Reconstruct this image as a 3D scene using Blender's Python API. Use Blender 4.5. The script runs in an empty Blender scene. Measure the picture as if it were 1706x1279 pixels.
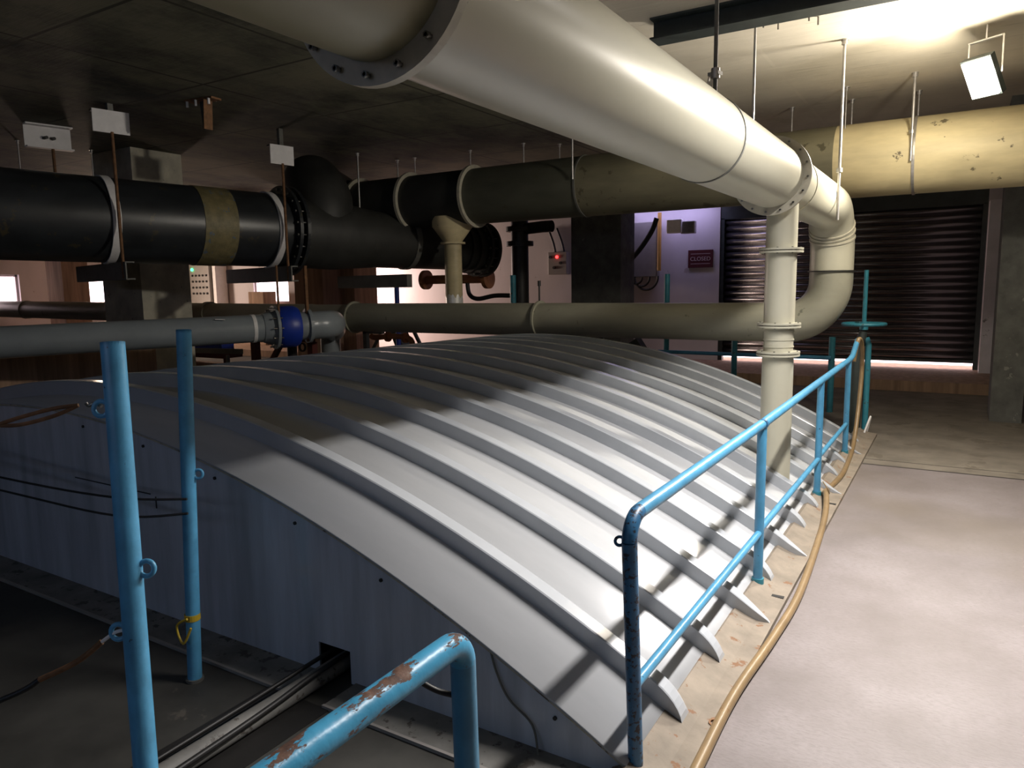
import bpy, math, random
from mathutils import Vector, Matrix
random.seed(7)
sc = bpy.context.scene
COL = sc.collection
PI = math.pi

# ------------------------------------------------------------------ camera
cam_d = bpy.data.cameras.new('camera')
cam_d.sensor_width = 36.0
cam_d.lens = 1218.0 / 1706.0 * 36.0
cam_d.clip_start = 0.02
cam_d.clip_end = 200
cam = bpy.data.objects.new('camera', cam_d)
COL.objects.link(cam)
Rm = Matrix(((0.8540, -0.0558, 0.5172), (0.5200, 0.1211, -0.8456), (-0.0155, 0.9911, 0.1325)))
cam.matrix_world = Matrix.Translation((0, 0, 1.9)) @ Rm.to_4x4()
sc.camera = cam

# ------------------------------------------------------------------ world, exposure
w = bpy.data.worlds.new('daylight_outside')
sc.world = w
w.use_nodes = True
bgn = w.node_tree.nodes['Background']
bgn.inputs[0].default_value = (1.0, 0.77, 0.80, 1)
bgn.inputs[1].default_value = 5.0
sc.view_settings.view_transform = 'Standard'
sc.view_settings.look = 'None'
sc.view_settings.gamma = 1.0
sc.view_settings.exposure = 0.0
sc.view_settings.use_curve_mapping = False
sc.cycles.use_denoising = True
sc.cycles.max_bounces = 8

# ------------------------------------------------------------------ lights (large)
def area(name, loc, target, sx, sy, power, color, spread=PI):
    d = bpy.data.lights.new(name, 'AREA')
    d.shape = 'RECTANGLE'; d.size = sx; d.size_y = sy
    d.energy = power; d.color = color; d.spread = spread
    o = bpy.data.objects.new(name, d); COL.objects.link(o)
    o.location = loc
    v = Vector(target) - Vector(loc)
    o.rotation_euler = v.to_track_quat('-Z', 'Z').to_euler()
    return o

# daylight of the left opening, added fill lights and assumed lights
area('rear_blue_fill', (-2.5, -4.7, 3.0), (-3.0, 2.5, 0.9), 5.0, .3, 25, (0.36, 0.60, 1.0))  # added cool fill from behind the camera, no visible source
area('daylight_left_opening', (-22.8, 12.9, 2.0), (-14, 14.5, 1.4), 2.0, .9, 190, (1.0, 0.76, 0.58))
area('back_wall_fill', (-15.2, 15.2, 1.9), (-10.0, 16.6, 1.5), 1.2, 1.6, 190, (1.0, 0.76, 0.66))  # added fill aimed along the back wall to brighten it
area('assumed_walkway_lamps', (0.06, 4.15, 3.50), (0.06, 4.151, 0), 0.12, 2.3, 215, (1.0, 0.955, 0.93), 2.45)  # assumed lamps over the walkway, out of view, set by the cast shadows
area('assumed_purple_wall_fill', (-5.75, 16.0, 3.75), (-5.8, 15.9, 1.0), 2.2, 0.25, 18, (0.62, 0.55, 1.0))  # added purple light above the back wall, source assumed, no slot built

# ------------------------------------------------------------------ materials
def _nodes(name):
    m = bpy.data.materials.new(name); m.use_nodes = True
    nt = m.node_tree
    b = nt.nodes['Principled BSDF']
    return m, nt, b

def ramp(nt, fac, stops):
    r = nt.nodes.new('ShaderNodeValToRGB')
    els = r.color_ramp.elements
    while len(els) < len(stops): els.new(0.5)
    for e, (p, c) in zip(els, stops):
        e.position = p; e.color = (*c, 1) if len(c) == 3 else c
    nt.links.new(fac, r.inputs[0])
    return r.outputs[0]

def noise(nt, scale, detail=4, rough=0.55, stretch=None, off=(0, 0, 0)):
    tc = nt.nodes.new('ShaderNodeTexCoord')
    mp = nt.nodes.new('ShaderNodeMapping')
    mp.inputs['Scale'].default_value = stretch or (1, 1, 1)
    mp.inputs['Location'].default_value = off
    nt.links.new(tc.outputs['Object'], mp.inputs[0])
    n = nt.nodes.new('ShaderNodeTexNoise')
    n.inputs['Scale'].default_value = scale
    n.inputs['Detail'].default_value = detail
    n.inputs['Roughness'].default_value = rough
    nt.links.new(mp.outputs[0], n.inputs[0])
    return n.outputs[0]

def mixc(nt, fac, a, b):
    x = nt.nodes.new('ShaderNodeMix'); x.data_type = 'RGBA'
    for s, v in ((0, fac), (6, a), (7, b)):
        if hasattr(v, 'is_output'): nt.links.new(v, x.inputs[s])
        elif s == 0: x.inputs[0].default_value = v
        else: x.inputs[s].default_value = (*v, 1)
    return x.outputs[2]

def bump(nt, b, fac, strength, dist=0.02):
    n = nt.nodes.new('ShaderNodeBump')
    n.inputs['Strength'].default_value = strength
    n.inputs['Distance'].default_value = dist
    nt.links.new(fac, n.inputs['Height'])
    nt.links.new(n.outputs[0], b.inputs['Normal'])

def mat(name, c, rough=0.5, metal=0.0, var=0.12, scale=6, stretch=None, spots=None, bmp=0.0, spot_scale=14, spot_at=0.66, spec=0.5, spot_stretch=None):
    m, nt, b = _nodes(name)
    lo = tuple(max(0, x * (1 - var)) for x in c); hi = tuple(min(1, x * (1 + var)) for x in c)
    n = noise(nt, scale, 5, 0.6, stretch)
    col = ramp(nt, n, [(0.3, lo), (0.7, hi)])
    if spots:
        n2 = noise(nt, spot_scale, 6, 0.65, spot_stretch, (3.1, 1.7, 0.4))
        mask = ramp(nt, n2, [(spot_at, (0, 0, 0)), (spot_at + 0.03, (1, 1, 1))])
        col = mixc(nt, mask, col, spots)
    nt.links.new(col, b.inputs['Base Color'])
    b.inputs['Roughness'].default_value = rough
    b.inputs['Metallic'].default_value = metal
    b.inputs['Specular IOR Level'].default_value = spec
    if bmp: bump(nt, b, n, bmp)
    return m

def emis(name, c, s):
    m, nt, b = _nodes(name)
    b.inputs['Base Color'].default_value = (*c, 1)
    b.inputs['Emission Color'].default_value = (*c, 1)
    b.inputs['Emission Strength'].default_value = s
    return m

M = {}
M['blue'] = mat('sky_blue_paint', (0.065, 0.245, 0.405), 0.36, spots=(0.03, 0.028, 0.03), spot_scale=34, spot_at=0.67, var=0.18, scale=9, bmp=0.15)
def peel(m):
    nt = m.node_tree; b = nt.nodes['Principled BSDF']
    g = nt.nodes.new('ShaderNodeNewGeometry'); sx = nt.nodes.new('ShaderNodeSeparateXYZ')
    nt.links.new(g.outputs['Normal'], sx.inputs[0])
    n = noise(nt, 11, 7, .7, (1.5, .6, 1.5), (4, 1, 2))
    ad = nt.nodes.new('ShaderNodeMath'); ad.operation = 'MULTIPLY_ADD'; ad.inputs[1].default_value = .22
    nt.links.new(sx.outputs[2], ad.inputs[0]); nt.links.new(n, ad.inputs[2])
    mask = ramp(nt, ad.outputs[0], [(.70, (0, 0, 0)), (.72, (1, 1, 1))])
    old = b.inputs['Base Color'].links[0].from_socket
    rust = ramp(nt, noise(nt, 30, 5, .7), [(.35, (.045, .022, .018)), (.6, (.14, .07, .045)), (.75, (.22, .17, .14))])
    nt.links.new(mixc(nt, mask, old, rust), b.inputs['Base Color'])
    rr = ramp(nt, mask, [(0, (.36, .36, .36)), (1, (.75, .75, .75))]); nt.links.new(rr, b.inputs['Roughness'])
M['blue_lit'] = mat('lit_sky_blue_paint', (0.10, 0.36, 0.60), 0.36, spots=(0.05, 0.05, 0.06), spot_scale=30, spot_at=0.68, var=0.2, scale=9, bmp=0.15)  # brighter copy of the sky blue: light on the left posts put into colour
M['blue_worn_shade'] = mat('sky_blue_paint_worn_shaded', (0.03, 0.13, 0.26), 0.4, spots=(0.02, 0.02, 0.03), spot_scale=42, spot_at=0.54, var=0.25, bmp=0.3)  # worn flecks, and a navy base that holds the front post's shade
M['blue_peeling'] = mat('sky_blue_paint_peeling', (0.07, 0.36, 0.60), 0.36, spots=(0.10, 0.05, 0.035), spot_scale=15, spot_at=0.585, var=0.18, bmp=0.3, spot_stretch=(1.3, .5, 1.3))
peel(M['blue_peeling'])
M['teal'] = mat('teal_paint', (0.03, 0.19, 0.25), 0.45, spots=(0.05, 0.04, 0.03), spot_at=0.62, var=0.2)
M['royal'] = mat('royal_blue_coating', (0.012, 0.04, 0.33), 0.4)
M['cover'] = mat('grey_white_sheet', (0.46, 0.47, 0.48), 0.24, var=0.05, scale=2.5, stretch=(.6, 2, 1), spots=(0.34, 0.33, 0.31), spot_scale=21, spot_at=0.78)
M['cover_rib'] = mat('grey_white_rib', (0.41, 0.43, 0.455), 0.20, var=0.06, scale=3)
M['cover_end'] = mat('grey_end_sheet', (0.50, 0.54, 0.60), 0.14, var=0.2, scale=2.2, stretch=(3.5, 1, .35), spots=(0.16, 0.17, 0.18), spot_scale=24, spot_at=0.75)
M['trim'] = mat('sealant_edge', (0.44, 0.40, 0.30), 0.7, var=0.3, scale=20, spots=(0.12, 0.10, 0.08), spot_at=0.6)
M['cream'] = mat('cream_pvc', (0.45, 0.43, 0.335), 0.30, var=0.06, scale=2, stretch=(1, .4, 1), spots=(0.42, 0.38, 0.28), spot_scale=9, spot_at=0.76)
M['cream_ring'] = mat('cream_flange', (0.45, 0.42, 0.33), 0.45, var=0.15, scale=12)
M['cream_dirty'] = mat('cream_pvc_dirty', (0.30, 0.29, 0.225), 0.40, var=0.2, scale=2.2, stretch=(.35, 1, 1), spots=(0.17, 0.17, 0.13), spot_scale=5, spot_at=0.66)
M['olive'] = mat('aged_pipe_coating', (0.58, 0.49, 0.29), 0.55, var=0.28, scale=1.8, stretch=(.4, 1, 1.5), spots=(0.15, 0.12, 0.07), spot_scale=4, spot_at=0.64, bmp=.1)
M['olive_dark'] = mat('darkest_olive_coating', (0.085, 0.085, 0.06), 0.6, var=0.35, scale=1.6, stretch=(.4, 1, 1.5), spots=(0.07, 0.065, 0.04), spot_scale=4, spot_at=0.62, bmp=.1)  # coating set darker in steps towards the pipe's left end
M['olive_mid'] = mat('mid_olive_coating', (0.165, 0.15, 0.095), 0.6, var=0.35, scale=1.6, stretch=(.4, 1, 1.5), spots=(0.09, 0.08, 0.045), spot_scale=4, spot_at=0.6, bmp=.1)
M['olive_duct'] = mat('shaded_olive_pvc', (0.30, 0.28, 0.175), 0.38, var=0.06, scale=2)  # near duct length, its shade put into a darker olive
M['darkpipe'] = mat('dark_pipe_coating', (0.03, 0.03, 0.027), 0.55, var=0.3, scale=3)
M['black'] = mat('black_pipe_coating', (0.022, 0.025, 0.028), 0.36, var=0.35, scale=3, stretch=(1, .5, 1), spots=(0.055, 0.045, 0.025), spot_scale=4, spot_at=0.62, bmp=.12)
M['tape'] = mat('mottled_yellow_tape', (0.19, 0.16, 0.075), 0.55, var=0.3, scale=9, spots=(0.10, 0.14, 0.20), spot_scale=8, spot_at=0.6, bmp=.4)
M['greypipe'] = mat('grey_pvc', (0.25, 0.28, 0.30), 0.30, var=0.08, scale=3)
M['steel'] = mat('galvanised_steel', (0.52, 0.50, 0.48), 0.38, 0.75, var=0.15, scale=20)
M['plate'] = mat('pale_plate', (0.84, 0.82, 0.81), 0.6, var=0.07, scale=10)
M['darksteel'] = mat('dark_painted_steel', (0.035, 0.045, 0.042), 0.5, var=0.25)
M['channel'] = mat('grey_green_channel', (0.13, 0.13, 0.115), 0.55, var=0.2, spots=(0.10, 0.06, 0.03), spot_at=0.66)
M['rust'] = mat('rusty_steel', (0.20, 0.10, 0.045), 0.75, 0.2, var=0.4, scale=18, bmp=.3)
M['redframe'] = mat('dark_red_primer', (0.10, 0.022, 0.016), 0.55, var=0.2)
M['orange'] = mat('orange_primer', (0.40, 0.16, 0.06), 0.6, var=0.2)
M['rubber'] = mat('black_rubber', (0.018, 0.017, 0.016), 0.5, var=0.2)
M['bolt'] = mat('bolt_steel', (0.24, 0.23, 0.21), 0.35, 0.8, var=0.2)
M['hose'] = mat('yellow_brown_hose', (0.215, 0.145, 0.07), 0.42, var=0.18, scale=8, spots=(0.18, 0.10, 0.04), spot_at=0.63)
M['yellowpipe'] = mat('ochre_pipe', (0.45, 0.25, 0.06), 0.5)
M['wall'] = mat('white_plaster', (0.62, 0.58, 0.60), 0.8, var=0.08, scale=1.2, stretch=(1, 1, .4), spots=(0.42, 0.36, 0.36), spot_scale=2.2, spot_at=0.66)
M['wall_dark'] = mat('grey_plaster', (0.12, 0.115, 0.11), 0.85, var=0.2, scale=1)
M['jamb'] = mat('pale_jamb_plaster', (0.78, 0.74, 0.78), 0.7, var=0.12, scale=2, spots=(0.25, 0.23, 0.24), spot_scale=4, spot_at=0.63)
M['colconc'] = mat('column_concrete', (0.62, 0.58, 0.46), 0.85, var=0.25, scale=3, spots=(0.22, 0.20, 0.14), spot_scale=10, spot_at=0.66, bmp=.3)
M['coldark'] = mat('dark_column_concrete', (0.11, 0.11, 0.10), 0.85, var=0.3, scale=5, spots=(0.22, 0.21, 0.19), spot_scale=8, spot_at=0.66)
M['board'] = mat('board_marked_concrete', (0.34, 0.22, 0.145), 0.85, var=0.35, scale=2.2, stretch=(4, 4, .3), bmp=.2)
M['shutter'] = mat('shutter_slats', (0.24, 0.23, 0.235), 0.24, 0.85, var=0.12, scale=3)
M['sign'] = mat('dark_red_sign', (0.085, 0.012, 0.016), 0.5, var=0.05)
M['sign_text'] = mat('sign_lettering', (0.55, 0.42, 0.42), 0.5, var=0.02)
M['box'] = mat('grey_enclosure', (0.30, 0.28, 0.26), 0.5, var=0.08)
M['red_led'] = emis('red_indicator', (1.0, 0.03, 0.03), 6)
M['green_led'] = emis('green_indicator', (0.05, 1.0, 0.25), 5)
M['lens'] = emis('flood_lens', (1.0, 0.95, 0.85), 28)
M['torn'] = mat('torn_foil', (0.80, 0.79, 0.76), 0.3, 0.3, var=0.1, scale=30)
M['yellow'] = mat('yellow_tape', (0.55, 0.38, 0.03), 0.5)

def floor_mat():
    m, nt, b = _nodes('trowelled_concrete')
    n1 = noise(nt, 1.3, 6, 0.6)
    col = ramp(nt, n1, [(0.28, (0.128, 0.108, 0.100)), (0.5, (0.178, 0.153, 0.149)), (0.72, (0.232, 0.205, 0.204))])
    n2 = noise(nt, 60, 4, 0.7, (0.5, 1.6, 1))
    col = mixc(nt, ramp(nt, n2, [(0.45, (0, 0, 0)), (0.68, (.55, .55, .55))]), col, (0.115, 0.093, 0.088))
    n3 = noise(nt, 0.55, 3, 0.5, None, (5, 2, 0))
    col = mixc(nt, ramp(nt, n3, [(0.5, (0, 0, 0)), (0.64, (.6, .6, .6))]), col, (0.15, 0.123, 0.098))
    nt.links.new(col, b.inputs['Base Color'])
    b.inputs['Roughness'].default_value = 0.55
    bump(nt, b, n2, 0.25, 0.01)
    return m
M['floor'] = floor_mat()
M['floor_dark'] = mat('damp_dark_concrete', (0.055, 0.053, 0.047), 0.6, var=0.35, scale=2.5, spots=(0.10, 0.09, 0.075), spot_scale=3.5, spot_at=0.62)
M['kerb'] = mat('kerb_mortar', (0.205, 0.17, 0.13), 0.75, var=0.25, scale=5, spots=(0.17, 0.085, 0.04), spot_scale=9, spot_at=0.60, bmp=.2)
M['flange_strip'] = mat('dirty_base_strip', (0.19, 0.185, 0.17), 0.6, var=0.35, scale=4, spots=(0.08, 0.07, 0.06), spot_at=0.58)

def ceil_mat(name, base, mould, amount, seam=.22):
    m, nt, b = _nodes(name)
    n1 = noise(nt, 0.9, 6, 0.65)
    col = ramp(nt, n1, [(0.3, tuple(x * .8 for x in base)), (0.7, base)])
    n2 = noise(nt, 0.55, 8, 0.72, (1, .6, 1), (2, 7, 0))
    col = mixc(nt, ramp(nt, n2, [(0.62 - amount * .35, (0, 0, 0)), (0.80 - amount * .35, (1, 1, 1))]), col, mould)
    n3 = noise(nt, 5, 5, 0.7, (.3, 2.5, 1))
    col = mixc(nt, ramp(nt, n3, [(0.6, (0, 0, 0)), (0.72, (.7, .7, .7))]), col, tuple(x * .45 for x in base))
    # formwork panel seams
    tc = nt.nodes.new('ShaderNodeTexCoord')
    br = nt.nodes.new('ShaderNodeTexBrick')
    br.offset = 0.0
    br.inputs['Scale'].default_value = 1.0
    br.inputs['Mortar Size'].default_value = 0.022
    br.inputs['Mortar Smooth'].default_value = 0.3
    br.inputs['Brick Width'].default_value = 1.85
    br.inputs['Row Height'].default_value = 1.85
    nt.links.new(tc.outputs['Object'], br.inputs[0])
    col = mixc(nt, br.outputs['Fac'], col, tuple(x * seam for x in base))
    nt.links.new(col, b.inputs['Base Color'])
    b.inputs['Roughness'].default_value = 0.85
    bump(nt, b, n3, 0.3, 0.02)
    return m
M['ceil_pale'] = ceil_mat('pale_soffit', (0.62, 0.56, 0.45), (0.37, 0.33, 0.23), 0.05, .93)
M['ceil_unlit_mould'] = ceil_mat('mouldy_unlit_soffit', (0.20, 0.19, 0.125), (0.03, 0.032, 0.025), 0.5)  # mould, plus the unlit side's darkness put into the base colour

# ------------------------------------------------------------------ geometry helpers
class MB:
    def __init__(s): s.v = []; s.f = []; s.sm = []
    def add(s, vs, fs, smooth=False):
        o = len(s.v); s.v += [tuple(p) for p in vs]
        for f in fs:
            s.f.append(tuple(i + o for i in f)); s.sm.append(smooth)
        return s
    def box(s, a, b):
        x0, y0, z0 = a; x1, y1, z1 = b
        if x0 > x1: x0, x1 = x1, x0
        if y0 > y1: y0, y1 = y1, y0
        if z0 > z1: z0, z1 = z1, z0
        vs = [(x0,y0,z0),(x1,y0,z0),(x1,y1,z0),(x0,y1,z0),(x0,y0,z1),(x1,y0,z1),(x1,y1,z1),(x0,y1,z1)]
        return s.add(vs, [(0,3,2,1),(4,5,6,7),(0,1,5,4),(1,2,6,5),(2,3,7,6),(3,0,4,7)])
    def bar(s, p, q, wd, h, up=(0, 0, 1)):
        p = Vector(p); q = Vector(q); d = (q - p).normalized(); u = Vector(up)
        if abs(d.dot(u)) > .98: u = Vector((1, 0, 0))
        r = d.cross(u).normalized() * wd / 2; u = r.cross(d).normalized() * h / 2
        vs = [p - r - u, p + r - u, p + r + u, p - r + u, q - r - u, q + r - u, q + r + u, q - r + u]
        return s.add(vs, [(0,1,2,3),(7,6,5,4),(0,4,5,1),(1,5,6,2),(2,6,7,3),(3,7,4,0)])
    def tube(s, pts, r, n=16, cap=True, closed=False):
        pts = [Vector(p) for p in pts]; m = len(pts)
        rs = r if isinstance(r, (list, tuple)) else [r] * m
        if closed: T = [(pts[(i + 1) % m] - pts[i - 1]).normalized() for i in range(m)]
        else: T = [(pts[min(i + 1, m - 1)] - pts[max(i - 1, 0)]).normalized() for i in range(m)]
        u = Vector((0, 0, 1)) if abs(T[0].z) < .9 else Vector((1, 0, 0))
        N = (u - T[0] * u.dot(T[0])).normalized()
        vs = []
        for i in range(m):
            N = (N - T[i] * N.dot(T[i])).normalized(); B = T[i].cross(N)
            for k in range(n):
                a = 2 * PI * k / n
                vs.append(pts[i] + (N * math.cos(a) + B * math.sin(a)) * rs[i])
        fs = []
        for i in range(m if closed else m - 1):
            j = (i + 1) % m
            for k in range(n):
                l = (k + 1) % n
                fs.append((i*n+k, i*n+l, j*n+l, j*n+k))
        s.add(vs, fs, True)
        if cap and not closed:
            s.add(vs[:n], [tuple(range(n - 1, -1, -1))]); s.add(vs[-n:], [tuple(range(n))])
        return s
    def ring(s, c, ax, r0, r1, t, n=40):
        """flat annulus of thickness t centred on c along axis ax"""
        c = Vector(c); ax = Vector(ax).normalized()
        u = Vector((0, 0, 1)) if abs(ax.z) < .9 else Vector((1, 0, 0))
        N = (u - ax * u.dot(ax)).normalized(); B = ax.cross(N); vs = []
        for k in range(n):
            a = 2 * PI * k / n; d = N * math.cos(a) + B * math.sin(a)
            vs += [c + d*r0 - ax*t/2, c + d*r1 - ax*t/2, c + d*r1 + ax*t/2, c + d*r0 + ax*t/2]
        fs = []
        for k in range(n):
            a = 4*k; b = 4*((k+1) % n)
            for q in range(4):
                w_ = (q+1) % 4
                fs.append((a+q, a+w_, b+w_, b+q))
        return s.add(vs, fs)
    def cyl(s, p, q, r, n=12): return s.tube([p, q], r, n)
    def prism(s, poly, ax, a, b):
        """poly in the plane normal to axis ax (0,1,2), from a to b"""
        def P(t, u, v):
            return {0: (t, u, v), 1: (u, t, v), 2: (u, v, t)}[ax]
        n = len(poly)
        vs = [P(a, *p) for p in poly] + [P(b, *p) for p in poly]
        fs = [tuple(range(n)), tuple(range(2*n - 1, n - 1, -1))]
        for k in range(n):
            l = (k + 1) % n; fs.append((k, k + n, l + n, l))
        return s.add(vs, fs)
    def build(s, name, m, parent=None, bevel=0):
        me = bpy.data.meshes.new(name)
        org = Vector(parent.get('_o', (0, 0, 0))) if parent is not None else Vector((0, 0, 0))
        me.from_pydata([Vector(p) - org for p in s.v], [], s.f); me.update()
        me.polygons.foreach_set('use_smooth', s.sm)
        import bmesh
        bm = bmesh.new(); bm.from_mesh(me)
        bmesh.ops.recalc_face_normals(bm, faces=bm.faces); bm.to_mesh(me); bm.free()
        me.materials.append(m)
        o = bpy.data.objects.new(name, me); COL.objects.link(o)
        if parent is not None: o.parent = parent; o['_o'] = tuple(org)
        if bevel:
            md = o.modifiers.new('bevel', 'BEVEL'); md.width = bevel; md.segments = 2; md.limit_method = 'ANGLE'
        return o

def tag(o, label, cat, group=None):
    o['label'] = label; o['category'] = cat
    if group: o['group'] = group
    return o
def thing(name, loc, label, cat, group=None):
    o = bpy.data.objects.new(name, None); COL.objects.link(o)
    o.empty_display_size = .1; o.location = loc; o['_o'] = tuple(loc)
    return tag(o, label, cat, group)
def struct(o, label=None, cat=None):
    o['kind'] = 'structure'
    if label: o['label'] = label; o['category'] = cat
    return o
def arc(c, u, v, r, a0, a1, n):
    c = Vector(c); u = Vector(u); v = Vector(v)
    return [c + (u * math.cos(a0 + (a1 - a0) * i / n) + v * math.sin(a0 + (a1 - a0) * i / n)) * r for i in range(n + 1)]
def smooth_path(pts, k=6):
    P = [Vector(p) for p in pts]; out = []
    for i in range(len(P) - 1):
        a = P[max(i-1, 0)]; b = P[i]; c = P[i+1]; d = P[min(i+2, len(P)-1)]
        for j in range(k):
            t = j / k
            out.append(.5 * ((2*b) + (c-a)*t + (2*a-5*b+4*c-d)*t*t + (3*b-a-3*c+d)*t*t*t))
    out.append(P[-1]); return out
def bolts(parent, c, ax, r, n, size, ln, name='bolt', a0=0.0, m=None, only=None):
    c = Vector(c); ax = Vector(ax).normalized()
    u = Vector((0, 0, 1)) if abs(ax.z) < .9 else Vector((1, 0, 0))
    N = (u - ax * u.dot(ax)).normalized(); B = ax.cross(N)
    for k in range(n):
        a = a0 + 2 * PI * k / n
        p = c + (N * math.cos(a) + B * math.sin(a)) * r
        if only and not only(p): continue
        mb = MB().tube([p - ax*ln/2, p + ax*ln/2], size*.6, 6)
        mb.tube([p - ax*ln/2, p - ax*(ln/2 - size)], size, 6); mb.tube([p + ax*(ln/2 - size), p + ax*ln/2], size, 6)
        mb.build(name, m or M['bolt'], parent)

# ------------------------------------------------------------------ setting
CZ = 4.2                       # soffit height
M['floor_shade'] = mat('shade_toned_olive_concrete', (0.17, 0.148, 0.12), 0.6, var=0.3, scale=2.5, spots=(0.13, 0.11, 0.085), spot_scale=3, spot_at=0.58)  # flood cut-off shade put into the colour, with the slab's own olive tint
struct(MB().box((-0.80, 8.3, -.2), (3.6, 14.2, 0)).build('floor', M['floor_shade']), 'olive concrete floor with shade in its colour beyond the joint towards the shutter', 'floor')
struct(MB().box((-0.80, -5, -.2), (3.6, 8.3, 0)).build('floor', M['floor']), 'trowelled pinkish concrete walkway floor on the right', 'floor')
struct(MB().box((-4.6, 9.95, -.2), (-.80, 14.2, 0)).build('floor', M['floor_shade']), 'shaded concrete floor behind the far end of the cover', 'floor')
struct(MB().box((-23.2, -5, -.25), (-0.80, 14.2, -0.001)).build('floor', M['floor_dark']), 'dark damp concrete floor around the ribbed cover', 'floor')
struct(MB().box((-0.80, 8.29, 0), (3.6, 8.315, .0015)).box((-.80, 8.55, 0), (3.6, 8.56, .0015)).build('trim_1', M['rubber']), 'dark joint across the walkway floor', 'floor joint')
struct(MB().box((-23.2, 14.2, -.25), (3.6, 17.2, .18)).build('floor', M['board']), 'raised brown concrete step in front of the shutter', 'step')
struct(MB().box((-3.6, -5, CZ), (3.6, 17.2, CZ + .3)).build('ceiling', M['ceil_pale']), 'pale concrete soffit beside the floodlight', 'ceiling')
struct(MB().box((-23.4, -5, CZ), (-3.6, 17.2, CZ + .3)).build('ceiling', M['ceil_unlit_mould']), 'mouldy concrete soffit, unlit dark in its colour, with panel seams', 'ceiling')
# right and rear walls
struct(MB().box((3.5, -5, -.2), (3.8, 17.2, CZ + .3)).build('wall_right', M['wall_dark']))
mb = MB().box((-23.4, -5.2, -.2), (-5.5, -4.9, CZ + .3)).box((.5, -5.2, -.2), (3.8, -4.9, CZ + .3))
mb.box((-5.5, -5.2, -.2), (.5, -4.9, 2.9)).box((-5.5, -5.2, 3.1), (.5, -4.9, CZ + .3))  # leaves an added narrow slot behind the camera for outside light
struct(mb.build('wall_rear', M['wall_dark']))
# left wall with openings
mb = MB()
ops = [(8.6, 10.75, 1.55, 2.45), (11.9, 14.0, 1.55, 2.45)]
y = -5
for a, b, z0, z1 in ops:
    mb.box((-23.4, y, -.2), (-23.1, a, CZ + .3)); mb.box((-23.4, a, -.2), (-23.1, b, z0)); mb.box((-23.4, a, z1), (-23.1, b, CZ + .3)); y = b
mb.box((-23.4, y, -.2), (-23.1, 17.2, CZ + .3))
struct(mb.build('wall_left', M['wall']))
for i, (a, b, z0, z1) in enumerate(ops):
    mb = MB()
    for yy in (a, b - .06): mb.box((-23.28, yy, z0), (-23.2, yy + .06, z1))
    for zz in (z0, z1 - .06): mb.box((-23.28, a, zz), (-23.2, b, zz + .06))
    struct(mb.build('window_%d' % (i + 1), M['wall']))
# back wall: openings on the left, the shutter on the right
BY = 16.4
mb = MB()
bops = [(-20.0, -18.35, 1.5, 2.25), (-17.35, -17.15, 1.4, 2.9), (-14.85, -13.3, 1.9, 2.08)]
x = -23.4
for a, b, z0, z1 in bops:
    mb.box((x, BY, -.2), (a, BY + .25, CZ + .3)); mb.box((a, BY, -.2), (b, BY + .25, z0)); mb.box((a, BY, z1), (b, BY + .25, CZ + .3)); x = b
mb.box((x, BY, -.2), (-4.60, BY + .25, CZ + .3)); mb.box((-4.60, BY, 3.62), (.35, BY + .25, CZ + .3)); mb.box((.35, BY, -.2), (3.6, BY + .25, CZ + .3))
struct(mb.build('wall_back', M['wall']))
for i, (a, b, z0, z1) in enumerate(bops):
    mb = MB()
    for xx in (a, b - .04): mb.box((xx, BY + .08, z0), (xx + .04, BY + .14, z1))
    for zz in (z0, z1 - .04): mb.box((a, BY + .08, zz), (b, BY + .14, zz + .04))
    struct(mb.build('window_%d' % (i + 3), M['wall']))

# roller shutter, a gap of daylight under it
door = struct(MB().box((-4.60, BY + .02, 3.28), (.35, BY + .2, 3.62)).build('door_1', M['darksteel']), 'dark steel roller shutter with horizontal slats', 'shutter door')
SY = BY + .06
poly = []
nsl = 21; z0 = .34; dz = (3.28 - z0) / nsl
vs = []; fs = []
for i in range(nsl):
    z = z0 + i * dz
    for t, dy in ((0, .045), (.08, .05), (.16, .03), (.28, .012), (.42, .002), (.56, 0), (.70, .008), (.84, .024), (.94, .042)):
        for xx in (-4.55, .30): vs.append((xx, SY + dy, z + t * dz))
for xx in (-4.55, .30): vs.append((xx, SY + .035, 3.28))
nr = len(vs) // 2
for i in range(nr - 1): fs.append((2*i, 2*i+1, 2*i+3, 2*i+2))
cu = MB().add(vs, fs, True).build('curtain', M['shutter'], door)
md = cu.modifiers.new('thick', 'SOLIDIFY'); md.thickness = .006
MB().box((-4.57, SY - .01, .30), (.32, SY + .05, .36)).build('bottom_bar', M['darksteel'], door)
for xx in (-4.60, .27): MB().box((xx, SY - .04, .18), (xx + .09, SY + .1, 3.3)).build('guide_rail', M['darksteel'], door)
# jamb strip and the columns
struct(MB().box((.36, BY - .5, .18), (.66, BY - .02, 3.3)).build('trim_2', M['jamb']), 'pale plaster pier between the shutter and the dark column', 'pier')
struct(MB().box((.42, 11.6, 0), (.78, 12.4, CZ)).build('column', M['coldark']), 'dark concrete column at the right edge before the shutter', 'column')
struct(MB().box((-6.75, 13.4, 0), (-5.68, 14.1, CZ)).build('column', M['coldark']), 'dark rough concrete column left of the purple-lit wall', 'column')
struct(MB().box((-12.55, 7.15, 0), (-11.45, 8.05, CZ)).build('column', M['colconc']), 'mottled concrete column behind the black main pipe', 'column')
struct(MB().box((-13.55, 12.3, 0), (-12.62, 12.9, CZ)).build('column', M['board']), 'brown board-marked column behind the blue flange', 'column')
struct(MB().box((-13.3, 13.0, 0), (-12.3, 13.8, CZ)).build('column', M['board']), 'dark brown column left of the bright back wall', 'column')
struct(MB().box((-21.5, 10.7, 0), (-20.7, 11.4, CZ)).build('column', M['board']), 'far brown column at the left edge of the photo', 'column')
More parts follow.
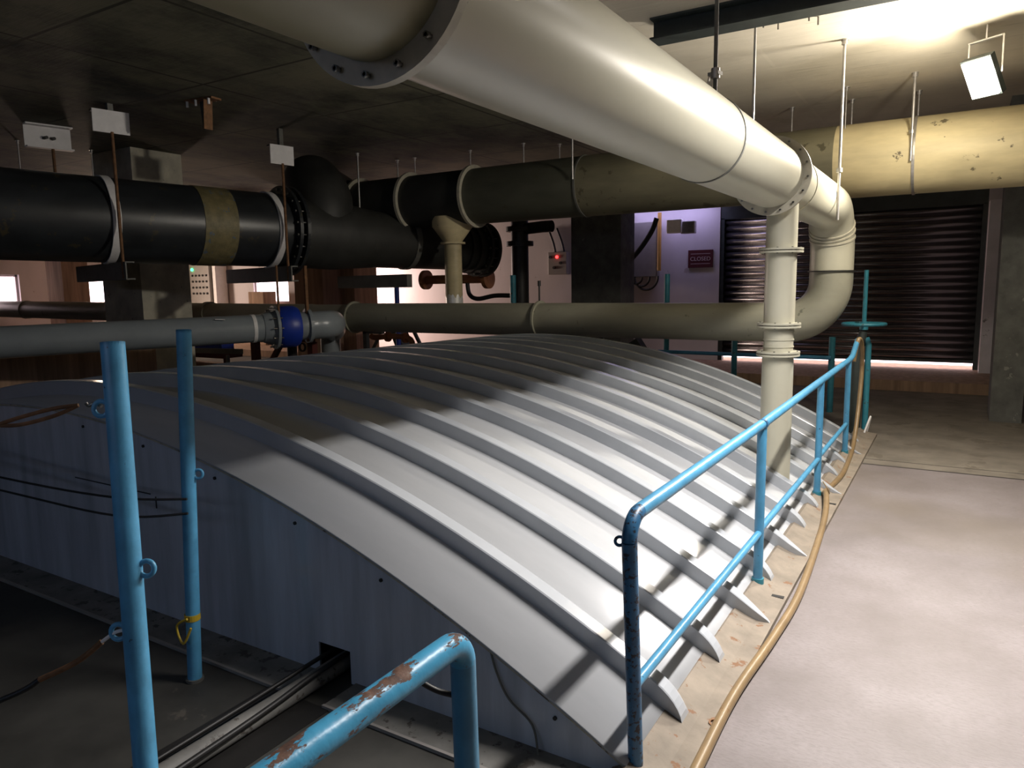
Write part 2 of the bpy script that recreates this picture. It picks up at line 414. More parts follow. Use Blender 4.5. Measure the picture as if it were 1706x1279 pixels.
struct(MB().box((-23.1, 10.15, 0), (-14.8, 10.4, .95)).box((-14.8, 10.15, 0), (-9.9, 10.4, .34)).build('wall_parapet', M['board']), 'low brown board-marked parapet wall behind the cover', 'parapet')
struct(MB().box((-11.4, -2, 0), (-11.15, 7.12, 1.02)).build('wall_parapet', M['board']), 'brown boarded wall low behind the left side of the cover', 'parapet')
# shallow trench beside the cover
struct(MB().box((-2.75, -1, 0), (-2.35, 2.2, .004)).build('trim_3', M['rubber']))

# ------------------------------------------------------------------ ribbed tank cover
XA, ZA, RR, Y0, Y1 = -5.1, 1.18, 8.3, 2.42, 9.35
XR, XL = -0.955, -9.245
def zc(x, y): return ZA - .010 * (y - Y0) - (RR - math.sqrt(RR*RR - (x - XA)**2))
cover = thing('tank_cover', (-5.1, 6, 0), 'long grey-white arched tank cover with raised ribs', 'tank cover')
N = 96
xs = [XL + (XR - XL) * i / N for i in range(N + 1)]
vs = []; fs = []
for yy in (Y0 - .02, 4.7, 7.0, Y1):
    for x in xs: vs.append((x, yy, zc(x, yy)))
for r in range(3):
    for i in range(N): fs.append((r*(N+1)+i, r*(N+1)+i+1, (r+1)*(N+1)+i+1, (r+1)*(N+1)+i))
sheet = MB().add(vs, fs, True).build('roof_sheet', M['cover'], cover)
md = sheet.modifiers.new('thick', 'SOLIDIFY'); md.thickness = .012; md.offset = -1
# end sheets (the near one has a square hole at its foot)
def end_poly(y, hole):
    top = [(x, zc(x, y) - .012) for x in xs]
    p = top + [(XR, 0.0)]
    if hole: p += [(-2.42, 0.0), (-2.42, .165), (-2.63, .165), (-2.63, 0.0)]
    return p + [(XL, 0.0)]
MB().prism(end_poly(Y0, True), 1, Y0, Y0 + .01).build('end_panel', M['cover_end'], cover)
MB().prism(end_poly(Y1 - .01, False), 1, Y1 - .02, Y1 - .01).build('end_panel', M['cover_end'], cover)
MB().tube([(x, Y0 - .012, zc(x, Y0) - .016) for x in xs], .009, 6).build('sealant_edge', M['trim'], cover)
mb = MB().box((XL, 2.21, 0), (-2.66, Y0, .012)).box((-2.39, 2.21, 0), (-1.0, Y0, .012))
mb.build('base_flange', M['flange_strip'], cover)
MB().box((XL, 2.195, 0), (-2.66, 2.21, .016)).box((-2.39, 2.195, 0), (-1.0, 2.21, .016)).build('flange_lip', M['box'], cover)
for x in (-8.3, -7.5, -6.7, -5.9, -5.3, -4.6, -3.98, -3.35, -2.75, -2.2, -1.7, -1.3):
    MB().cyl((x, Y0 - .008, zc(x, Y0) - .085), (x, Y0 + .004, zc(x, Y0) - .085), .009, 10).build('rivet', M['rubber'], cover)
for x in (-4.32, -3.9): # faint cut slot in the sheet
    MB().box((x - .004, Y0 - .004, .66), (x + .004, Y0 + .002, .73)).build('slot', M['rubber'], cover)
MB().box((-4.75, Y0 - .004, .735), (-3.95, Y0 + .002, .741)).build('slot', M['rubber'], cover)
# the ribs
H = .105
kinds = [0, 0, 1, 0, 1, 0, 0, 1, 0, 0, 1, 0]
for k in range(12):
    yr = 2.86 + .575 * k
    pointed = kinds[k]
    xe = -.80 if pointed else -.905
    ln = .34 if pointed else .22
    xr = [XL + .04 + (xe - ln - XL - .04) * i / 70 for i in range(71)] + [xe - ln * (1 - t) for t in (.15, .3, .45, .6, .72, .82, .9, .96, 1.0)]
    vs = []; fs = []; P = 7
    for x in xr:
        t = max(0, (x - (xe - ln)) / ln)
        zb = max(.026, zc(x, yr) - .008)
        if pointed: zt = .028 + (zc(x, yr) + H - .028) * math.sqrt(max(.0004, 1 - t ** 3.4)); wd = 1 - .85 * t ** 3
        else: zt = .030 + (zc(x, yr) + H - .030) * math.sqrt(max(.0004, 1 - t ** 5)); wd = 1 - .18 * t * t
        h = max(zt - zb, .004)
        prof = [(-.032, 0), (-.036, .30), (-.046, .95), (-.040, 1.0), (.034, 1.0), (.048, .93), (.10, 0)]
        for dy, q in prof: vs.append((x, yr + dy * wd, zb + h * q))
    for i in range(len(xr) - 1):
        for j in range(P - 1): fs.append((i*P+j, i*P+j+1, (i+1)*P+j+1, (i+1)*P+j))
    e = (len(xr) - 1) * P
    fs.append(tuple(e + j for j in range(P))); fs.append(tuple(range(P - 1, -1, -1)))
    o = MB().add(vs, fs, False).build('rib', M['cover_rib'], cover)
# kerb that carries the cover's right edge
struct(MB().prism([(-1.05, -.01), (-1.05, .05), (-.985, .088), (-.93, .062), (-.87, .036), (-.785, .030), (-.785, -.01)], 1, 2.1, 9.9).build('kerb', M['kerb']), 'rust-stained mortar kerb along the walkway edge of the cover', 'kerb')

# ------------------------------------------------------------------ big cream duct along the walkway, elbow down, return pipe
DX, DZ, DR, EY = -1.345, 2.74, .246, 9.6
duct = thing('ventilation_duct', (DX, 4.0, DZ), 'large cream duct running overhead along the walkway with a bolted flange', 'duct')
FL1, FL2 = 1.56, 6.22
MB().tube([(DX, -3.5, DZ), (DX, FL1, DZ)], DR, 56).build('pipe_section', M['olive_duct'], duct)
MB().tube([(DX, FL1, DZ), (DX, 4.4, DZ)], DR, 56).build('pipe_section', M['cream'], duct)
MB().tube([(DX, 4.4, DZ), (DX, FL2, DZ)], DR, 56).build('pipe_section', M['cream'], duct)
ER = .52
pts = [(DX, FL2, DZ), (DX, EY - ER, DZ)] + arc((DX, EY - ER, DZ - ER), (0, 0, 1), (0, 1, 0), ER, 0, PI/2, 14)[1:] + [(DX, EY, 2.02)]
MB().tube(pts, DR, 56).build('elbow', M['cream'], duct)
for fy in (FL1, FL2):
    MB().ring((DX, fy, DZ), (0, 1, 0), DR - .01, DR + .062, .03, 64).build('flange', M['cream_ring'], duct)
    bolts(duct, (DX, fy, DZ), (0, 1, 0), DR + .036, 16, .010, .075, a0=.1)
for fy in (4.40, 6.42, 6.85): MB().ring((DX, fy, DZ), (0, 1, 0), DR - .005, DR + .006, .02, 64).build('joint_band', M['cream_ring'] if fy > 5 else M['channel'], duct)
for a in (.9, 1.05, 1.2):
    c = Vector((DX, EY - ER, DZ - ER)); d = Vector((0, math.sin(a), math.cos(a)))
    MB().ring(c + d * ER, (0, math.cos(a), -math.sin(a)), DR - .005, DR + .010, .02, 56).build('clamp_band', M['cream_ring'], duct)

LZ = 1.40
ret = thing('return_pipe', (-5.0, EY, LZ), 'grey-cream pipe passing low behind the cover from the duct elbow', 'pipe')
LR = .5
EX = DX - LR
pts = [(DX, EY, 2.02), (DX, EY, LZ + LR)] + arc((DX - LR, EY, LZ + LR), (1, 0, 0), (0, 0, -1), LR, 0, PI/2, 16)[1:] + [(-2.3, EY, LZ)]
MB().tube(pts, DR, 56).build('elbow', M['cream_dirty'], ret)
MB().tube([(-2.3, EY, LZ), (-5.36, EY, LZ)], DR, 48).build('pipe_section', M['cream_dirty'], ret)
MB().tube([(-5.36, EY, LZ), (-9.1, EY, LZ)], DR, 48).build('pipe_section', M['cream_dirty'], ret)
MB().tube([(-9.1, EY, LZ), (-10.1, EY, LZ)], DR * .92, 48).build('tee', M['cream_dirty'], ret)
MB().tube([(-9.72, EY, LZ), (-9.72, EY, 0)], DR * .72, 40).ring((-9.72, EY, .72), (0, 0, 1), DR*.7, DR*.78, .1, 40).build('drop_leg', M['greypipe'], ret)
MB().tube([(-10.1, EY, LZ + .02), (-23.05, EY, LZ + .12)], DR * .86, 40).ring((-13.1, EY, LZ + .05), (1, 0, 0), DR*.8, DR*.95, .12).ring((-20.4, EY, LZ+.1), (1, 0, 0), DR*.8, DR*.95, .12).build('pipe_section', M['cream_dirty'], ret)
for x in (-5.36, -9.1): MB().ring((x, EY, LZ), (1, 0, 0), DR - .01, DR + .035, .03, 56).build('flange', M['cream_dirty'], ret)
MB().ring((DX, EY, 2.02), (0, 0, 1), DR - .01, DR + .02, .014, 56).build('joint_band', M['rubber'], ret)
MB().cyl((-5.36, EY - .02, LZ + DR), (-5.36, EY - .02, LZ + DR + .32), .014, 8).cyl((-5.36, EY - .02, LZ + DR + .25), (-5.36, EY - .02, LZ + DR + .33), .026, 8).build('vent_stub', M['rubber'], ret)

# riser from the cover to the duct
RX, RY = -1.30, 6.47
zf = zc(RX, RY)
riser = thing('riser_pipe', (RX, RY, zf), 'cream vertical riser pipe standing on the cover, with three flanges', 'pipe')
zt = DZ - .20
MB().tube([(RX, RY, zf - .05), (RX, RY, 1.30)], .128, 40).build('pipe_section', M['cream'], riser)
MB().tube([(RX, RY, 1.30), (RX, RY, 1.54)], .120, 40).ring((RX, RY, 1.36), (0,0,1), .118, .126, .01).ring((RX, RY, 1.42), (0,0,1), .118, .126, .01).ring((RX, RY, 1.49), (0,0,1), .118, .126, .01).build('flexible_joint', M['cream'], riser)
MB().tube([(RX, RY, 1.54), (RX, RY, 2.16)], .125, 40).build('pipe_section', M['cream'], riser)
MB().tube([(RX, RY, 2.16), (RX, RY, zt)], .125, 40).build('pipe_section', M['cream'], riser)
for z in (1.30, 1.54, 2.16):
    MB().ring((RX, RY, z - .012), (0, 0, 1), .11, .176, .016, 44).ring((RX, RY, z + .012), (0, 0, 1), .11, .176, .016, 44).build('flange', M['cream'], riser)
    bolts(riser, (RX, RY, z), (0, 0, 1), .155, 8, .007, .055)

# ------------------------------------------------------------------ overhead aged pipe across the hall
PY, PZ, PR = 9.78 + .45, 3.36, .44
PY = 10.15
xp = thing('overhead_pipe', (-4, PY, PZ), 'large aged overhead pipe crossing the hall behind the cream duct', 'pipe')
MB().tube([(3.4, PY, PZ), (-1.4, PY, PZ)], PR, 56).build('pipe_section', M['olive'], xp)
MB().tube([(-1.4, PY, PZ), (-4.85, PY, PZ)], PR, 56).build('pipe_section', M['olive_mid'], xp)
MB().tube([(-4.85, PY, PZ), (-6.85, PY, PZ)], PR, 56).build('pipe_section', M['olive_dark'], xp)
MB().tube([(-6.85, PY, PZ), (-8.15, PY, PZ)], PR, 48).build('tee', M['darkpipe'], xp)
MB().tube([(-8.15, PY, PZ), (-9.3, PY, PZ)], PR, 48).build('pipe_section', M['darkpipe'], xp)
MB().tube([(-9.3, PY, PZ), (-9.9, PY + .05, PZ + .1), (-10.6, PY + .3, PZ + .28), (-11.2, PY + .75, PZ + .3)], PR, 32).build('elbow', M['darkpipe'], xp)
for x in (-6.85, -8.15, -9.3):
    MB().ring((x, PY, PZ), (1, 0, 0), PR - .01, PR + .06, .05, 56).build('flange', M['cream_ring'], xp)
MB().ring((-4.85, PY, PZ), (1, 0, 0), PR - .005, PR + .012, .03, 56).build('joint_band', M['channel'], xp)
MB().ring((-.55, PY, PZ), (1, 0, 0), PR - .005, PR + .012, .03, 56).build('joint_band', M['steel'], xp)
dx = -7.33
MB().tube([(dx, PY, PZ - .3), (dx, PY, PZ - PR - .02), (dx, PY, PZ - PR - .26), (dx, PY, PZ - PR - .3)], [.34, .34, .16, .16], 36).ring((dx, PY, PZ - PR - .29), (0,0,1), .12, .21, .03).build('reducer', M['olive'], xp)
sp = MB().tube([(dx, PY, PZ - PR - .3), (dx, PY, 1.66)], .145, 32).build('spout', M['olive'], xp)
vs = []; fs = []
n = 40
for i in range(n):
    a = 2*PI*i/n
    vs.append((dx + .148*math.cos(a), PY + .148*math.sin(a), 1.74 + random.uniform(-.03, .06)))
    vs.append((dx + .15*math.cos(a), PY + .15*math.sin(a), 1.63 + random.uniform(-.02, .01)))
for i in range(n): fs.append((2*i, 2*i+1, 2*((i+1) % n)+1, 2*((i+1) % n)))
MB().add(vs, fs).build('torn_foil_end', M['torn'], sp)

# hanger rods of the overhead pipe and the duct
def hanger(x, y, z0, label, r=.011, m='steel', strap=True, clamp_z=None, grp=None):
    t = thing('hanger_rod', (x, y, z0), label, 'hanger rod', grp)
    MB().cyl((x, y, z0), (x, y, CZ), r, 8).build('rod', M[m], t)
    MB().cyl((x, y, CZ - .012), (x, y, CZ), .035, 10).cyl((x, y, CZ - .05), (x, y, CZ - .012), r * 2, 6).build('anchor', M[m], t)
    if clamp_z:
        MB().cyl((x, y, clamp_z - .02), (x, y, clamp_z + .02), r * 2.1, 6).build('nut', M[m], t)
    return t
yf = PY - PR - .03; yb = PY + PR + .02
hanger(-.57, yf, PZ - .12, 'steel rod hanging before the overhead pipe near the floodlight', .016, clamp_z=PZ + .2)
hanger(-.57, yb, PZ, 'thin rod behind the overhead pipe near the floodlight', .012)
hanger(-2.05, yb, PZ, 'thin rod above the overhead pipe just right of the duct flange')
hanger(-1.32, yb, PZ, 'short rod behind the overhead pipe between duct elbow and floodlight')
hanger(-4.85, yf, PZ + .05, 'rod beside the joint band of the overhead pipe', .014)
hanger(-6.2, yb, PZ, 'first short rod right of the pale flange on the overhead pipe')
hanger(-5.75, yb + .4, PZ, 'second short rod right of the pale flange on the overhead pipe')
hanger(-7.25, yb, PZ, 'short rod above the spout tee of the overhead pipe')
hanger(-8.45, yb, PZ, 'short rod between the two left pale flanges')
hanger(-8.95, yf, PZ - .25, 'long pale rod at the left end of the overhead pipe', .014)
hanger(-8.85, yb, PZ, 'short rod above the leftmost pale flange')
# duct hangers
dh = hanger(DX, 4.62, 2.98, 'dark threaded rod and saddle bracket holding the cream duct', .013, 'channel')
MB().bar((DX - .035, 4.66, 3.16), (DX - .06, 4.60, 2.96), .012, .04).bar((DX + .03, 4.62, 3.16), (DX - .04, 4.64, 3.16), .05, .02).cyl((DX, 4.62, 3.13), (DX, 4.62, 3.19), .028, 6).build('saddle', M['steel'], dh)
hanger(DX - .32, 6.9, DZ + .12, 'steel rod just behind the duct flange, left of the elbow rod', .012)
hanger(DX + .26, 8.0, 2.5, 'long pale rod hanging beside the duct elbow', .014, clamp_z=2.98)
hanger(-1.30, 9.9, 2.7, 'thin short rod below the overhead pipe at the elbow', .008)

# I-beam bolted below the soffit
ib = tag(MB().box((-2.45, 6.40, 4.02), (3.45, 6.62, 4.035)).box((-2.45, 6.40, 4.185), (3.45, 6.62, CZ)).box((-2.45, 6.50, 4.03), (3.45, 6.515, 4.19)).build('steel_beam', M['darksteel']), 'dark steel I-beam fixed under the soffit at the top of the photo', 'beam')
for x, y in ((-1.62, 7.0), (-1.52, 7.12), (-1.25, 7.05), (-1.2, 7.2), (-1.05, 6.85)):
    tag(MB().cyl((x, y, CZ - .07), (x, y, CZ), .008, 6).build('anchor_stud', M['bolt']), 'short dark anchor stud sticking out of the pale soffit', 'stud', 'anchor studs in the soffit')

# ------------------------------------------------------------------ floodlight
FP = Vector((.045, 8.15, 3.70))
fd = Vector((-.42, -.66, -.55)).normalized()
fl = thing('floodlight', FP, 'bright square LED floodlight hung below the soffit', 'floodlight')
side = fd.cross(Vector((0, 0, 1))).normalized(); upv = side.cross(fd).normalized()
def fbox(c, sx, sy, sz):
    vs = []
    for a in (-1, 1):
        for b in (-1, 1):
            for d in (-1, 1): vs.append(c + side*a*sx/2 + upv*b*sy/2 + fd*d*sz/2)
    return MB().add(vs, [(0,1,3,2),(4,6,7,5),(0,4,5,1),(2,3,7,6),(0,2,6,4),(1,5,7,3)])
fbox(FP - fd*.045, .27, .37, .07).build('housing', M['darksteel'], fl)
fbox(FP + fd*.0, .24, .34, .02).build('lens', M['lens'], fl)
pv = FP - fd*.06
mb = MB()
for s_ in (-1, 1):
    mb.bar(pv + side*s_*.155, pv + side*s_*.155 + Vector((0, .12, .34)), .012, .035)
mb.bar(pv - side*.155 + Vector((0, .12, .34)), pv + side*.155 + Vector((0, .12, .34)), .035, .012)
mb.bar(pv + Vector((0, .12, .34)), Vector((pv.x, pv.y + .12, CZ)), .06, .012)
mb.build('bracket', M['plate'], fl)
lo = area('floodlight_beam', FP + fd*.03, FP + fd*3, .22, .32, 170, (1.0, .93, .84))
pl = bpy.data.lights.new('floodlight_spill', 'POINT'); pl.energy = 125; pl.color = (1.0, .91, .74); pl.shadow_soft_size = .10
po = bpy.data.objects.new('floodlight_spill', pl); COL.objects.link(po); po.location = FP + fd*.2

# ------------------------------------------------------------------ black main pipe on the left
A = Vector((-9.95, 4.49, 2.86)); B = Vector((-9.02, 8.05, 2.80)); d = (B - A).normalized()
BR = .55
bp = thing('black_main_pipe', A, 'very large black coated main pipe on the left under the soffit', 'pipe')
A0 = A - d * 6
def bpt(t): return A + d * t
MB().tube([A0, bpt(3.72)], BR, 56).build('pipe_section', M['black'], bp)
MB().tube([bpt(2.25), bpt(2.72)], BR + .008, 56).build('coating_band', M['tape'], bp)
for t in (3.62, 3.74): MB().ring(bpt(t), d, BR - .02, BR + .13, .05, 56).build('flange', M['black'], bp)
bolts(bp, bpt(3.68), d, BR + .075, 22, .02, .22)
# the narrower run behind the flange, its branch and the flanged end
def bq(t): return bpt(t) - Vector((0, 0, .03 * (t - 3.7)))
MB().tube([bpt(3.74), bq(4.5), bq(5.3), bq(7.75)], [BR, BR, BR * .86, .40], 48).build('reducer', M['darkpipe'], bp)
MB().tube(smooth_path([bpt(4.3) + Vector((0, 0, .1)), bpt(4.3) + Vector((-.05, .1, .5)), bpt(4.35) + Vector((-.5, .3, .82)), bpt(4.6) + Vector((-1.2, .9, .84)), bpt(4.9) + Vector((-1.8, 1.5, .84))], 5), .50, 32).build('branch', M['darkpipe'], bp)
for t in (7.2, 7.4, 7.62, 7.8): MB().ring(bq(t), d, .30, .52 if t > 7.6 else .47, .06, 48).build('end_flange', M['darkpipe'], bp)
MB().tube([bq(7.7), bq(7.84)], .4, 32).build('end_cap', M['darkpipe'], bp)
bolts(bp, bq(7.71), d, .47, 16, .022, .30)
MB().ring(bq(5.95), d, .40, .475, .10, 40).build('strap', M['channel'], bp)

# hangers of the black pipe: plate under the soffit, rod, strap and channel support
def pipe_hanger(t, label, zp, L):
    c = bpt(t)
    rt = Vector((d.y, -d.x, 0)).normalized()
    h = thing('pipe_hanger', (c.x, c.y, c.z - BR - .16), label, 'pipe hanger')
    q = c + rt * (BR + .085)
    def at(z, k=0): return Vector((q.x, q.y, z)) + d * k
    MB().bar(at(zp, -L/2), at(zp, L/2), .012, .27).build('plate', M['plate'], h)
    MB().bar(at(zp + .12, -L/2) - rt*.05, at(zp + .12, L/2) - rt*.05, .10, .02).bar(at(zp) - rt*.03, at(CZ) - rt*.03, .07, .05, (1, 0, 0)).build('top_flange', M['channel'], h)
    MB().cyl(at(zp - .12), at(c.z - BR - .22), .020, 10).build('rod', M['rust'], h)
    n = 40
    vs = []; fs = []
    for i in range(n + 1):
        a = -PI*.52 + PI*1.04 * i / n
        e = rt * math.cos(a) + Vector((0, 0, 1)) * math.sin(a)
        for s_, rr in ((-.05, BR + .004), (.05, BR + .004), (.05, BR + .022), (-.05, BR + .022)): vs.append(c + e * rr + d * s_)
    for i in range(n):
        for q in range(4): fs.append((4*i+q, 4*i+(q+1) % 4, 4*i+4+(q+1) % 4, 4*i+4+q))
    MB().add(vs, fs).build('strap', M['plate'], h)
    z = c.z - BR
    p0 = c - rt * 1.55; p1 = c + rt * .74
    p0.z = p1.z = z - .12
    mb = MB()
    mb.bar(p0, p1, .016, .22)
    mb.bar(p0 + d*.05 + Vector((0,0,.105)), p1 + d*.05 + Vector((0,0,.105)), .10, .016)
    mb.bar(p0 + d*.05 - Vector((0,0,.105)), p1 + d*.05 - Vector((0,0,.105)), .10, .016)
    mb.build('support_channel', M['channel'], h)
    return h
pipe_hanger(1.14, 'hanger with pale plate and white strap at the left of the black main pipe', 3.98, .42)
pipe_hanger(3.38, 'hanger with pale plate and white strap beside the bolted flange', 3.83, .36)
# channel bracket further left under the soffit
cb = thing('channel_bracket', (-10.94, 5.66, CZ), 'pale channel bracket with bolts left of the plate hanger', 'bracket')
MB().bar((-11.0, 5.36, CZ - .16), (-10.88, 5.92, CZ - .16), .015, .30).bar((-10.94, 5.35, CZ - .01), (-10.82, 5.91, CZ - .01), .12, .02).bar((-10.94, 5.35, CZ - .31), (-10.82, 5.91, CZ - .31), .12, .02).build('channel', M['plate'], cb)
for s_ in (-.05, .05): MB().cyl((-10.94, 5.64 + s_, CZ - .17), (-10.86, 5.64 + s_, CZ - .17), .022, 8).build('bolt', M['rubber'], cb)
MB().cyl((-10.85, 5.65, CZ - .3), (-10.85, 5.65, 3.0), .02, 8).build('rod', M['rust'], cb)
MB().cyl((-10.85, 5.65, 3.06), (-10.85, 5.65, 3.0), .05, 8).build('nut', M['rust'], cb)
hanger(-12.3, 5.9, 2.9, 'thin grey rod at the far left above the black main pipe')
hanger(-12.2, 6.95, 2.9, 'thin grey rod between the channel bracket and the mottled column')
# rusty bracket hanging empty from the soffit
rb = thing('soffit_bracket', (-7.95, 5.95, CZ), 'empty rusty bracket with white bolt heads under the dark soffit', 'bracket')
MB().bar((-8.18, 5.92, CZ - .012), (-7.75, 5.98, CZ - .012), .16, .022).build('base_plate', M['rust'], rb)
MB().prism([(-8.02, CZ - .02), (-7.88, CZ - .02), (-7.91, CZ - .36), (-7.98, CZ - .36)], 1, 5.945, 5.965).build('web', M['darksteel'], rb)
MB().bar((-7.88, 5.955, CZ - .02), (-7.905, 5.955, CZ - .36), .12, .014).build('rib_plate', M['rust'], rb)
for x, y in ((-8.14, 5.86), (-7.99, 5.87), (-7.79, 5.9)):
    MB().cyl((x, y, CZ - .09), (x, y, CZ - .02), .016, 8).build('bolt', M['plate'], rb)
# beyond: small dark box and rods in the bright slot behind the black pipe
for i, (x, y, lb) in enumerate(((-16.2, 11.6, 'left'), (-15.2, 11.4, 'middle'), (-14.7, 11.2, 'right'))):
    hanger(x, y, 3.0, 'thin dark rod in the bright gap above the black pipe, %s one of three' % lb, .016, 'darksteel')
tag(MB().box((-15.6, 11.5, CZ - .3), (-14.6, 12.1, CZ - .021)).box((-15.2, 11.7, CZ - .03), (-15.0, 11.9, CZ)).build('junction_box', M['darksteel']), 'dark box under the soffit above the bright gap', 'box')

# ------------------------------------------------------------------ grey pipe with the blue coupling
G0 = Vector((-10.09, 4.41, 1.31)); G1 = Vector((-8.66, 7.36, 1.35)); gd = (G1 - G0).normalized()
GR = .20
gp = thing('grey_pipe', G0, 'grey plastic pipe running left from the blue flange coupling', 'pipe')
MB().tube([G0 - gd * 4, G1], GR, 40).build('pipe_section', M['greypipe'], gp)
MB().ring(G1 - gd * .25, gd, GR - .01, GR + .006, .05, 40).build('clamp_band', M['plate'], gp)
MB().tube([G1 - gd*.12, G1, G1 + gd*.12], [GR + .01, GR + .05, GR + .05], 32).build('adapter', M['greypipe'], gp)
MB().bar(G0 + gd*2.5 + Vector((.10, -.05, .165)), G0 + gd*2.62 + Vector((.13, -.06, .155)), .10, .012).build('sticker', M['plate'], gp)
cp = MB().tube([G1 + gd*.10, G1 + gd*.16, G1 + gd*.34, G1 + gd*.40], [GR + .08, GR + .11, GR + .11, GR + .08], 40).build('coupling', M['royal'], gp)
MB().ring(G1 + gd*.06, gd, GR, GR + .12, .04, 40).build('flange', M['greypipe'], gp)
bolts(gp, G1 + gd*.05, gd, GR + .085, 12, .014, .14)
E2 = Vector((-9.72, EY, LZ - .25))
MB().tube(smooth_path([G1 + gd*.38, G1 + gd*.62, G1 + gd*1.0 + Vector((-.12, 0, 0)), Vector((-9.0, 8.95, 1.32)), Vector((-9.45, 9.42, 1.2))], 6), GR + .01, 32).build('elbow', M['greypipe'], gp)
MB().ring(G1 + gd*.56, gd, GR, GR + .06, .05, 40).build('collar', M['greypipe'], gp)
gh = tag(MB().bar((-8.35, 7.80, 1.12), (-8.35, 7.80, 2.25), .05, .03).build('hanger_bar', M['rust']), 'rusty flat hanger bar passing the blue coupling', 'hanger bar')
gh2 = tag(MB().cyl((-8.45, 7.35, 1.5), (-8.45, 7.35, 2.25), .016, 8).build('hanger_bar', M['rust']), 'thin rusty rod left of the blue coupling', 'hanger bar')

# red primer stand and pumps under the grey pipe
st = thing('pump_stand', (-10.6, 8.9, 0), 'dark red steel stand under the end of the grey pipe', 'stand')
MB().bar((-11.4, 8.9, 1.0), (-9.42, 8.9, 1.05), .1, .09).build('top_bar', M['redframe'], st)
MB().bar((-10.9, 8.9, 0), (-10.9, 8.9, 1.0), .12, .12).build('leg', M['redframe'], st)
MB().bar((-9.5, 8.95, 0), (-9.5, 8.95, 1.0), .12, .12).build('leg', M['redframe'], st)
MB().bar((-10.85, 8.9, .2), (-10.2, 8.9, .98), .08, .08).build('brace', M['redframe'], st)
pm = thing('pump', (-10.4, 9.35, 0), 'dark pump with valve standing behind the red stand', 'pump')
MB().box((-10.75, 9.2, 0), (-10.05, 9.5, .52)).build('base', M['channel'], pm, .02)
MB().cyl((-10.45, 9.35, .5), (-10.45, 9.35, .95), .09, 16).ring((-10.45, 9.35, .62), (0, 0, 1), .05, .16, .04, 24).build('body', M['rubber'], pm)
MB().cyl((-10.1, 9.35, .42), (-9.85, 9.35, .42), .10, 16).build('motor_end', M['rubber'], pm)
MB().ring((-10.18, 9.35, .86), (0, 1, 0), .06, .085, .03, 20).build('handwheel', M['rubber'], pm)
bx = tag(MB().box((-12.9, 9.0, .72), (-12.0, 9.3, .98)).box((-12.7, 9.05, .98), (-12.2, 9.25, 1.06)).build('tool_case', M['royal'], None, .02), 'blue case behind the grey pipe and second post', 'case')
tb = tag(MB().box((-14.4, 8.95, .62), (-11.9, 9.4, .70)).bar((-14.3, 9.1, 0), (-14.3, 9.1, .62), .08, .08).bar((-12.0, 9.1, 0), (-12.0, 9.1, .62), .08, .08).build('work_bench', M['redframe']), 'low dark bench carrying the blue case', 'bench')
rv = tag(MB().tube(smooth_path([(-9.1, 10.0, 1.05), (-9.0, 10.0, 1.02), (-8.6, 10.0, 1.05), (-8.2, 10.02, 1.0), (-8.15, 10.0, .7)]), .05, 12).ring((-8.7, 10, 1.04), (1, 0, 0), .03, .09, .05, 20).ring((-8.3, 10, 1.03), (1, 0, 0), .03, .09, .05, 20).build('valve_pipe', M['orange']), 'small orange valve pipe under the low return pipe', 'pipe')

# ------------------------------------------------------------------ blue posts with eyes on the left
def ring_eye(c, r, th, ax, m, name, parent):
    ax = Vector(ax).normalized(); u = Vector((0, 0, 1)); u = (u - ax*u.dot(ax)).normalized(); v = ax.cross(u)
    return MB().tube(arc(c, u, v, r, 0, 2*PI, 18)[:-1], th, 8, closed=True).build(name, m, parent)
def post(p0, p1, r, label, eyes, worn=None):
    t = thing('blue_post', p0, label, 'post')
    p0 = Vector(p0); p1 = Vector(p1); dd = (p1 - p0).normalized()
    MB().tube([p0, p1], r, 24, cap=False).tube([p1 - dd*.12, p1 - dd*.02], r*.86, 16).ring(p1 - dd*.004, dd, r*.84, r, .008, 24).build('tube', M['blue_lit'], t)
    MB().cyl(p0, p0 + dd*.015, r*1.25, 20).build('foot', M['channel'], t)
    for (z, sd) in eyes:
        c = p0 + dd * ((z - p0.z) / dd.z)
        rt = Vector((.854, .52, 0)) * sd
        ring_eye(c + rt * (r + .014), .021, .007, (0.5, -.85, 0.15), M['blue_lit'], 'eye', t)
    return t
pA = post((-1.75, .99, 0), (-1.98, 1.14, 1.765), .031, 'nearer and larger blue post with hooked cables at the left', [(1.15, 1), (1.585, -1), (.98, -1)])
pB = post((-3.12, 2.06, 0), (-3.06, 2.10, 1.725), .0335, 'slimmer blue post standing close to the end of the cover', [(1.04, 1)])
MB().tube(smooth_path([(-3.085, 2.02, .34), (-3.14, 2.0, .30), (-3.10, 2.0, .22), (-3.06, 2.02, .3)]), .006, 6).ring((-3.11, 2.066, .33), (0, 0, 1), .03, .037, .03, 20).build('yellow_tie', M['yellow'], pB)

# turnbuckle cables hooked to the near post
cab = thing('turnbuckle_cable', (-2.0, 1.1, 1.58), 'upper cable with turnbuckle hooked on the near blue post', 'cable')
MB().tube(smooth_path([(-2.0, 1.105, 1.59), (-2.02, 1.10, 1.598), (-2.035, 1.09, 1.592), (-2.04, 1.085, 1.60)]), .005, 8).build('hook', M['bolt'], cab)
mb = MB()
for o_ in (.010, -.010): mb.tube(smooth_path([(-2.05, 1.07, 1.595), (-2.10, 1.03, 1.578 + o_), (-2.18, .98, 1.555 + o_), (-2.23, .94, 1.545)]), .0055, 8)
mb.build('turnbuckle', M['rust'], cab)
MB().tube(smooth_path([(-2.23, .94, 1.545), (-2.5, .74, 1.50), (-3.2, .3, 1.45)]), .009, 8).build('wire', M['rubber'], cab)
cab2 = thing('turnbuckle_cable', (-1.9, 1.05, .98), 'lower rusty cable with turnbuckle hooked on the near blue post', 'cable')
